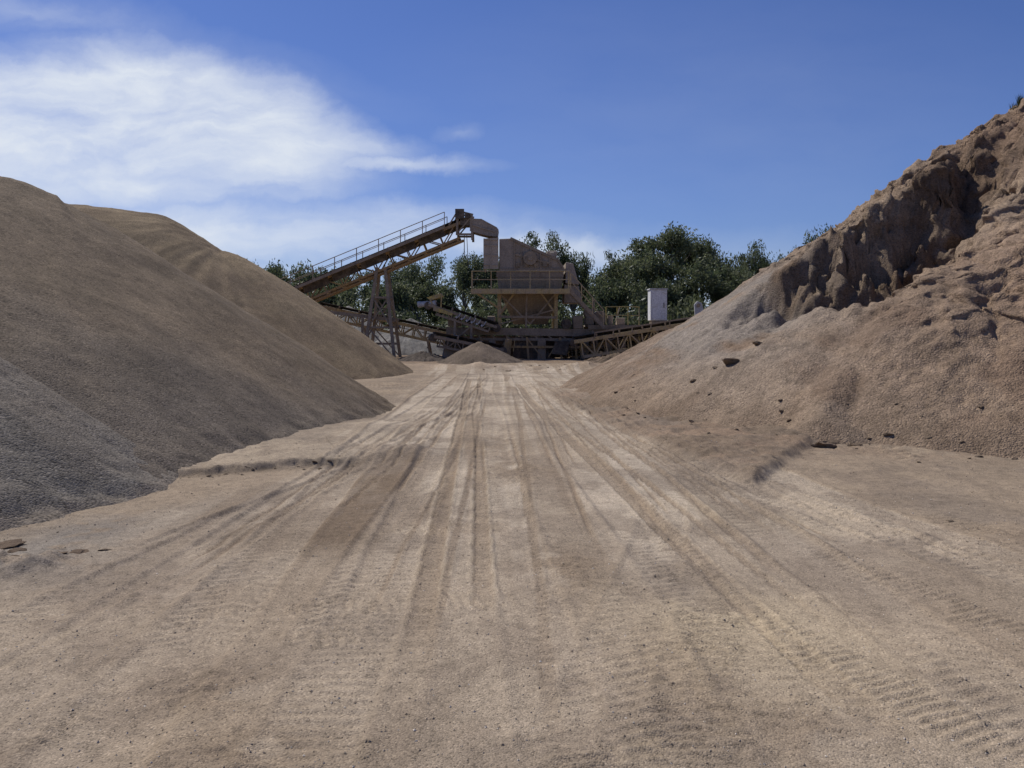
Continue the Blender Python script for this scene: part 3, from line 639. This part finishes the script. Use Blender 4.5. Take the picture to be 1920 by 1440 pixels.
b.obj("feed_panel",M_tan,sp,label="dust caked feed end panel with sunlit tone in its paint")  # paler steel than the box: sun on this end put into its colour
b=MB(); b.cyl((1.1,y0-.3,6.1),(1.1,y0-.06,6.1),.42,n=20); b.cyl((1.1,y0-.36,6.1),(1.1,y0-.3,6.1),.16,n=12); b.obj("flywheel",M_brn,sp)
b=MB(); b.box(2.15,2.75,y0+.2,y0+1.2,6.02,6.6); b.box(2.3,2.6,y0+.05,y0+.2,6.2,6.5); b.obj("drive_guard",M_tan,sp,bevel=.04)
b=MB(); b.prism([(3.27,4.6),(3.3,5.9),(3.75,5.8),(4.1,4.5)],y0+.1,y1-.1); b.prism([(3.2,3.4),(3.2,4.55),(4.1,4.45),(4.3,3.4)],y0+.3,y1-.3); b.obj("discharge_chute",M_box,sp,bevel=.03)
pf=MB(); pf.box(-2.4,3.4,y0-1.15,y0-.2,4.13,4.2); pf.beam((-2.45,y0-1.18,4.05),(3.45,y0-1.18,4.05),.1,.3); pf.beam((-2.45,y0-.25,4.02),(3.45,y0-.25,4.02),.1,.2)
for i in range(8): pf.beam((-2.3+i*.8,y0-1.15,4.03),(-2.3+i*.8,y0-.25,4.03),.08)
pf.beam((-2.2,y0-1.1,4.0),(-.85,y0-.3,3.1),.09)
pfo=pf.obj("platform",M_yel,sp)
hr=MB(); rails(hr,[(-2.4,y0-.3,4.2),(-2.4,y0-1.15,4.2),(3.4,y0-1.15,4.2),(3.4,y0-.3,4.2)],h=1.05,r=.03,step=1.1)
hr.obj("handrail",M_yel,pfo)
b=MB(); 
b.loft([(-.9,y0+.0,4.95),(3.1,y0+.0,4.95),(3.1,y1,4.95),(-.9,y1,4.95)],[(-.8,y0+.02,4.0),(3.0,y0+.02,4.0),(3.0,y1,4.0),(-.8,y1,4.0)])
b.loft([(-.7,y0+.1,3.98),(2.9,y0+.1,3.98),(2.9,y1-.1,3.98),(-.7,y1-.1,3.98)],[(.1,y0+.9,2.1),(2.2,y0+.9,2.1),(2.2,y1-.7,2.1),(.1,y1-.7,2.1)])
for x_ in (-.2,.6,1.4,2.2): b.beam((x_,y0+.08,3.95),(x_*.75+.35,y0+.84,2.15),.07,.1,(0,1,0))
b.obj("hopper",M_hop,sp,label="yellow brown tapering collection hopper")
b=MB(); b.box(-.95,3.15,y0+.05,y1-.05,4.97,5.33); b.obj("spring_frame",M_brn,sp)
for x_ in (-.78,2.68):
    for yy_ in (y0-.15,y1+.15):
        l=MB(); l.beam((x_,yy_,1.85),(x_,yy_,4.0),.2); l.beam((x_,yy_,2.7),(x_+(.9 if x_<0 else -.9),yy_,3.95),.1); l.obj("leg",M_yel,sp)
b=MB()
b.beam((-.78,y0-.15,2.1),(2.68,y0-.15,3.0),.08); b.beam((-.7,y0-.2,3.9),(1.1,y0-.2,2.1),.09); b.beam((2.6,y0-.2,3.9),(1.1,y0-.2,2.1),.09)
b.beam((-.78,y0-.3,2.55),(2.68,y0-.3,2.5),.10,.14); b.beam((.9,y0-.35,4.0),(.85,y0-.35,1.9),.10)
b.obj("cross_brace",M_brn,sp)
b=MB()
for yy_ in (y0-.2,y1+.2): 
    b.beam((-4.0,yy_,1.7),(6.2,yy_,1.55),.18,.45); b.beam((-4.0,yy_,1.2),(4.2,yy_,1.15),.14,.16)
for i in range(13): b.beam((-3.9+i*.8,y0-.2,1.6),(-3.9+i*.8,y1+.2,1.6),.14,.3)
for i in range(10): b.beam((-3.9+i*.85,y0-.2,1.5),(-3.5+i*.85,y0-.2,1.2),.08)
b.obj("chassis",M_brn,sp)
b=MB()
for i,x_ in enumerate((-3.0,-1.9,-.3,.9,2.9,3.8,5.1)):
    b.beam((x_,y0-.5,1.3),(x_+.1,y0-.55,-.1),.12); b.beam((x_,y0-.5,1.25),(x_+(.9 if i%2 else -.7),y0-.5,.1),.07)
b.beam((-3.6,y0-.5,.75),(5.4,y0-.5,.7),.09,.14)
b.obj("under_framework",M_orn,sp)
for x_,w_ in ((-3.6,.5),(-1.2,.4),(1.8,.5),(4.4,.5),(5.9,.3)):
    for yy_ in (y0-.2,y1+.2):
        b=MB(); b.box(x_-w_/2,x_+w_/2,yy_-.25,yy_+.25,-.1,1.2); b.obj("footing_block",M_brn,sp,bevel=.03)
for pl,a_,c_ in (([(-3.0,0),(-2.7,1.1),(-2.2,1.15),(-2.1,.0)],y0-.75,y0-.6),([(.0,-.1),(.2,1.35),(1.9,1.35),(2.4,-.1)],y0-.1,y1-.3),([(2.4,.3),(2.6,1.1),(3.5,1.1),(3.3,.2)],y0-.75,y0-.62),([(-.6,.3),(-.4,1.2),(.0,1.2),(-.1,.2)],y0-.9,y0-.8)):
    b=MB(); b.prism(pl,a_,c_); b.obj("skirt_plate",M_orn if a_<y0-.75 else M_drk,sp,bevel=.02)
b=MB(); b.beam((-3.9,y1-.5,.6),(9,y1-.5,.6),.06,1.5); b.obj("back_skirt",M_drk,sp)
for f_ in ((-2.6,2.25,.25),(-1.8,2.15,.22),(3.3,2.1,.3)):
    b=MB(); b.cyl((f_[0],y0-.5,f_[1]),(f_[0],y0+.5,f_[1]),f_[2],n=14); b.cyl((f_[0],y0-.6,f_[1]),(f_[0],y0-.5,f_[1]),f_[2]*.4,n=10); b.obj("drive_pulley",M_drk,sp)
for bx in ((-3.9,-3.1,1.95,2.5),(-1.5,-1.0,1.95,2.6),(3.7,4.3,1.8,2.6)):
    b=MB(); b.box(bx[0],bx[1],y0-.3,y0+.6,bx[2],bx[3]); b.obj("gear_housing",M_brn,sp,bevel=.05)
st=MB()
for yy_ in (y0-1.1,y0-.4): st.beam((3.45,yy_,4.1),(5.5,yy_,1.9),.06,.22)
for i in range(10):
    f_=i/10+.05; st.box(3.45+2.05*f_-.12,3.45+2.05*f_+.12,y0-1.07,y0-.43,4.1-2.2*f_-.02,4.1-2.2*f_+.02)
sto=st.obj("stairs",M_brn,sp)
hr=MB()
for yy_ in (y0-1.12,):
    for i in range(4):
        f_=i/3; x_=3.5+1.95*f_; z_=4.15-2.2*f_; hr.beam((x_,yy_,z_),(x_,yy_,z_+1.0),.055)
    hr.cyl((3.5,yy_,5.15),(5.45,yy_,2.95),.035,n=6); hr.cyl((3.5,yy_,4.65),(5.45,yy_,2.45),.03,n=6)
hr.obj("handrail",M_yel,sto)

ep=empty("engine_platform",(6.4,PY,0),"raised service deck with yellow handrail and engine unit","machine platform")
b=MB(); b.box(4.6,9.6,y0-.4,y1,1.95,2.05); b.beam((4.6,y0-.4,1.9),(9.6,y0-.4,1.9),.1,.26); b.beam((4.6,y1,1.9),(9.6,y1,1.9),.1,.26)
for x_ in (4.9,6.8,8.8):
    for yy_ in (y0-.3,y1-.1): b.beam((x_,yy_,1.8),(x_,yy_,-.1),.16)
b.beam((4.9,y0-.3,.3),(6.8,y0-.3,1.7),.08); b.beam((8.8,y0-.3,.3),(6.8,y0-.3,1.7),.08)
b.obj("deck",M_brn,ep)
hr=MB(); rails(hr,[(5.7,y0-.35,2.05),(7.7,y0-.35,2.05)],h=1.1,r=.028,step=.7); hr.obj("handrail",M_yel2,ep)
b=MB(); b.cyl((5.4,y0+.3,2.5),(5.4,y0+1.6,2.5),.42,n=18); b.cyl((4.75,y0+.2,2.75),(4.75,y0+1.2,2.75),.3,n=16); b.box(4.5,5.0,y0+.1,y0+1.3,2.06,2.5); b.box(5.1,5.7,y0+.4,y0+1.5,2.06,2.2)
b.cyl((5.05,y0+.6,2.9),(5.05,y0+.6,3.6),.06,n=8); b.obj("engine_unit",M_brn,ep,bevel=.02)
b=MB(); b.cyl((6.05,y0+.5,2.65),(6.05,y0+.5,2.06),.18,n=14); b.box(6.5,7.0,y0+.8,y0+1.4,2.06,2.5); b.beam((6.3,y0+.2,2.06),(6.6,y0+.2,3.2),.07); b.obj("hydraulic_tank",M_box,ep,bevel=.03)
wc=empty("electrical_cabinet",(9.0,PY-.8,2.05),"tall white sheet metal cabinet standing on the service deck","electrical cabinet")
b=MB(); b.box(8.42,9.42,PY-1.4,PY-.4,2.32,4.2); b.obj("cabinet_body",M_wht,wc,bevel=.02)
b=MB(); b.box(8.5,9.34,PY-1.43,PY-1.402,2.42,4.1); b.obj("door",M_wht,wc)
b=MB(); b.beam((9.22,PY-1.46,3.1),(9.22,PY-1.46,3.4),.04); b.obj("handle",M_drk,wc)
b=MB(); b.prism([(8.36,4.203),(9.48,4.203),(9.46,4.27),(8.38,4.27)],PY-1.46,PY-.34); b.obj("roof",M_gry,wc)
b=MB(); b.box(8.5,9.35,PY-1.35,PY-.45,2.06,2.318); b.obj("plinth",M_brn,wc)
br=empty("steel_bracket",(11.4,PY-1,0),"pale steel bracket post with round lug on top","steel bracket")
b=MB(); b.prism([(11.35,1.4),(11.2,2.6),(11.15,3.3),(11.35,3.5),(11.6,3.4),(11.75,2.8),(11.95,1.4)],PY-1.1,PY-.95); b.obj("plate",M_gry,br)
b=MB(); b.cyl((11.38,PY-1.2,3.25),(11.38,PY-1.102,3.25),.12,n=12); b.beam((11.6,PY-1.03,-.1),(11.6,PY-1.03,1.4),.3); b.obj("post",M_brn,br)
cb=MB(); cb.loft([(-4.2,47.2,-.1),(-2.9,47.2,-.1),(-2.9,48.4,-.1),(-4.2,48.4,-.1)],[(-3.9,47.4,1.35),(-3.2,47.4,1.45),(-3.2,48.2,1.45),(-3.9,48.2,1.35)])
cbo=cb.obj("concrete_footing",M_box,None,bevel=.04); tag(cbo,"dust coated tapered concrete footing under the short conveyor","concrete block")

# ------------------------------------------------------------------ trees
def leafmat(name,tint):
    m=bpy.data.materials.new(name); t,ns,ln=nt(m); b=ns['Principled BSDF']
    at=N(t,'ShaderNodeAttribute',attribute_name='Col').outputs['Color']
    c=mixc(t,'MULTIPLY',1.,at,tint); ln.new(c,b.inputs['Base Color']); b.inputs['Roughness'].default_value=.5; b.inputs['Specular IOR Level'].default_value=.35
    tr=N(t,'ShaderNodeBsdfTranslucent'); ln.new(c,tr.inputs[0]); mx=N(t,'ShaderNodeMixShader'); mx.inputs[0].default_value=.42
    ln.new(b.outputs[0],mx.inputs[1]); ln.new(tr.outputs[0],mx.inputs[2]); ln.new(mx.outputs[0],ns['Material Output'].inputs[0]); return m
M_leaf=leafmat("eucalypt_leaves",(1,1,1)); 
M_bark=steel_mat("eucalypt_bark",(.22,.19,.16),dust=(.19,.165,.135),amt=.3,rust=(.12,.10,.085),rough=.9)
def leaves_mesh(name,clumps,per,size,rng,bright=1.):
    n=len(clumps)*per
    C=np.repeat(np.array([c[:3] for c in clumps]),per,0); R=np.repeat(np.array([c[3] for c in clumps]),per)
    d=rng.normal(size=(n,3)); d/=np.linalg.norm(d,axis=1)[:,None]; rad=R*rng.rand(n)**.45
    P_=C+d*rad[:,None]*np.array([1.15,1.15,.8])
    ax=rng.normal(size=(n,3))*np.array([1,1,.9])+np.array([0,0,-.5]); ax/=np.linalg.norm(ax,axis=1)[:,None]
    sd_=np.cross(ax,rng.normal(size=(n,3))); sd_/=np.linalg.norm(sd_,axis=1)[:,None]
    L_=size*(.6+.8*rng.rand(n))[:,None]; W_=L_*.36
    V=np.stack([P_-ax*L_/2,P_+sd_*W_/2,P_+ax*L_/2,P_-sd_*W_/2],1).reshape(-1,3)
    me=bpy.data.meshes.new(name); F=np.arange(n*4).reshape(-1,4)
    me.vertices.add(n*4); me.vertices.foreach_set("co",V.ravel().astype(np.float32)); me.loops.add(n*4); me.loops.foreach_set("vertex_index",F.ravel().astype(np.int32))
    me.polygons.add(n); me.polygons.foreach_set("loop_start",np.arange(0,n*4,4,dtype=np.int32)); me.polygons.foreach_set("loop_total",np.full(n,4,dtype=np.int32)); me.update(calc_edges=True)
    base=np.array([(.14,.16,.078),(.105,.13,.062),(.175,.19,.10),(.09,.11,.054)])*bright
    cc_=np.repeat(base[rng.randint(0,4,len(clumps))],per,0)*(.7+.6*rng.rand(n))[:,None]
    cc_=np.repeat(np.concatenate([cc_,np.ones((n,1))],1),4,0)
    ca=me.color_attributes.new("Col",'FLOAT_COLOR','POINT'); ca.data.foreach_set("color",cc_.ravel().astype(np.float32)); me.materials.append(M_leaf); return me
def tree_mesh(seed,H,spread,fork=.3,per=34,cl=.75,depth=3,lsize=.24):
    R=random.Random(seed); rng=np.random.RandomState(seed); mb=MB(); clumps=[]
    def grow(p,d,L_,r,dep):
        segs=3; q=p
        for i in range(segs):
            d=(d+Vector((R.uniform(-.24,.24),R.uniform(-.24,.24),R.uniform(-.08,.14)))).normalized()
            n_=q+d*L_/segs; mb.cyl(q,n_,r*(1-.28*i/segs),r*(1-.28*(i+1)/segs),n=7 if dep>1 else 5,cap=False); q=n_
            if dep<=1:
                j=.5 if dep==0 else .7
                if R.random()<(.95 if dep==0 else .8): clumps.append((q.x+R.uniform(-j,j),q.y+R.uniform(-j,j),q.z+R.uniform(-.5,.4),cl*R.uniform(.35,.75)))
        if dep==0:
            for _ in range(2): clumps.append((q.x+R.uniform(-.5,.5),q.y+R.uniform(-.5,.5),q.z+R.uniform(-.5,.5),cl*R.uniform(.4,.9)))
            return
        k=R.choice([2,3,3]) if dep<depth else R.choice([3,4])
        a0=R.uniform(0,6.3)
        for i in range(k):
            a_=a0+i*6.28/k+R.uniform(-.5,.5); tilt=R.uniform(.25,.9)*spread
            nd=(d*math.cos(tilt)+Vector((math.cos(a_),math.sin(a_),.1))*math.sin(tilt)).normalized()
            grow(q,nd,L_*R.uniform(.55,.95),r*.6,dep-1)
    grow(Vector((0,0,-.1)),Vector((R.uniform(-.12,.12),0,1)).normalized(),H*fork,H*.024,depth)
    me=bpy.data.meshes.new("trunk"); me.from_pydata(mb.v,[],mb.f); me.materials.append(M_bark)
    for p_ in me.polygons:p_.use_smooth=True
    cm=leaves_mesh("crown",clumps,per,lsize,rng)
    top=max(c[2]+c[3]*.6 for c in clumps); wid=max(math.hypot(c[0],c[1])+c[3] for c in clumps)
    return me,cm,top,wid
TV=[tree_mesh(11,10,.95,.26,56,.95),tree_mesh(23,9,.85,.26,56,.9),tree_mesh(37,8,1.0,.22,58,.95),tree_mesh(41,9,.8,.28,56,.85),tree_mesh(59,8,.95,.17,66,1.0),tree_mesh(63,9,.9,.2,58,.9),tree_mesh(88,10,1.05,.24,56,.9)]
BIG=tree_mesh(77,10.6,1.05,.25,46,.9,4,.24)
TG="eucalypt trees along the edge of the yard"
def tree(x,y,H,W=None,var=0,rot=None,label="grey green eucalypt tree with an open ragged crown",group=TG):
    tm,cm,top,wid=TV[var] if var>=0 else BIG
    o=empty("eucalypt_tree",(x,y,0),label,"tree",group)
    s_=H/top; w_=(W/2)/wid if W else s_*random.uniform(.9,1.15); o.scale=(w_,w_,s_); o.rotation_euler=(0,0,random.uniform(0,6.3) if rot is None else rot)
    for nm,m in (("trunk",tm),("crown",cm)):
        c=bpy.data.objects.new(nm,m); COL.objects.link(c); c.parent=o
tree(14.4,74,11.5,14,-1,.6,"large spreading eucalypt tree with forked pale limbs",None)
for a in [(10.6,75,10.2,8,3),(18.3,75,10.8,10,0),(20.8,74,9.,6.5,4),(9.6,78,7.8,7,2),(23.6,76,10.4,5.6,3),(26.8,80,10.,5.5,1),(28.2,75,11.,6,4),(30.4,76,11.6,7,0),(34,78,11.5,7,2),
          (2.6,76,11.2,7.5,6),(5.8,75,9.6,6.5,5),(.2,78,9.8,6,4),(-2.6,76,8.6,7,2),(-5.0,75,9.,7.5,0),(-8.2,75,9.3,8,1),(-11,78,8.6,8,4),(-13.6,74,7.4,7,6),(-16.5,76,7.8,7,3),(-19,75,8.1,7,4),(-21.4,74,8.3,7,5),(-24.5,77,8.6,7,4),(-28,78,8.2,6,1),
          (-6,69,6.5,7,4),(-9.5,68,6.2,7,5),(-14.5,69,6.0,7,4),(-18,70,6.2,7,4),(8.,70,6.6,7,4),(12,69,6.4,7,5),(16,70,6.6,7,4),(2.5,70,6.8,6,2),(-1.8,70,6.2,6,4),(20,71,7.4,7,6),(24,73,7.8,7,4)]:
    tree(*a)
SH=[]
for k in range(3):
    R=random.Random(k+90); cl=[(R.gauss(0,.8),R.gauss(0,.6),.5+abs(R.gauss(.4,.5)),R.uniform(.45,.75)) for _ in range(16)]
    SH.append(leaves_mesh("foliage",cl,90,.24,np.random.RandomState(k),.8))
for k in range(40):
    x=-25+k*1.3+random.uniform(-.6,.6); y=random.uniform(62.5,67)
    o=bpy.data.objects.new("shrub",SH[k%3]); COL.objects.link(o); o.location=(x,y,0); sc_=random.uniform(1.2,1.9); o.scale=(sc_*1.1,sc_,sc_*random.uniform(.9,1.25)); o.rotation_euler=(0,0,random.uniform(0,6.3))
    tag(o,"dense dark green shrub below the tree line","shrub","shrubs below the tree line")
rng=np.random.RandomState(5)
cl=[(x_,rng.uniform(115,160),rng.uniform(.8,7.2)*(.85+.3*math.sin(x_*.09)),rng.uniform(1.4,2.6)) for x_ in rng.uniform(-150,160,900)]
wm=leaves_mesh("distant_woodland",cl,42,.95,rng,.8); o=bpy.data.objects.new("distant_woodland",wm); COL.objects.link(o); tag(o,"far off belt of dark eucalypt woodland","woodland",kind="stuff")
M_grass=bpy.data.materials.new("dry_grass"); t_,ns_,ln_=nt(M_grass); nn=N(t_,'ShaderNodeTexNoise',i_Scale=6.); ln_.new(mixc(t_,'MIX',nn.outputs[0],(.05,.08,.02),(.14,.15,.05)),ns_['Principled BSDF'].inputs['Base Color'])
def tuft(x,y,z,s_,n=160):
    b=MB(); R=random.Random(int(x*100))
    for i in range(n):
        a_=R.uniform(0,6.3); r_=R.uniform(0,s_*.7); h_=R.uniform(.3,1)*s_; px,py=x+math.cos(a_)*r_,y+math.sin(a_)*r_
        b.add([(px,py,z-.1),(px+.03,py+.01,z-.1),(px+math.cos(a_)*h_*.4,py+math.sin(a_)*h_*.4,z+h_)],[(0,1,2)])
    m=b.obj("grass_tuft",M_grass); tag(m,"dry green weeds growing on the earth bank crest","weeds","weeds on the bank crest")
for x,y in ((12.9,20.4),(13.2,20.6)): tuft(x,y,BZ(x,y),.22)
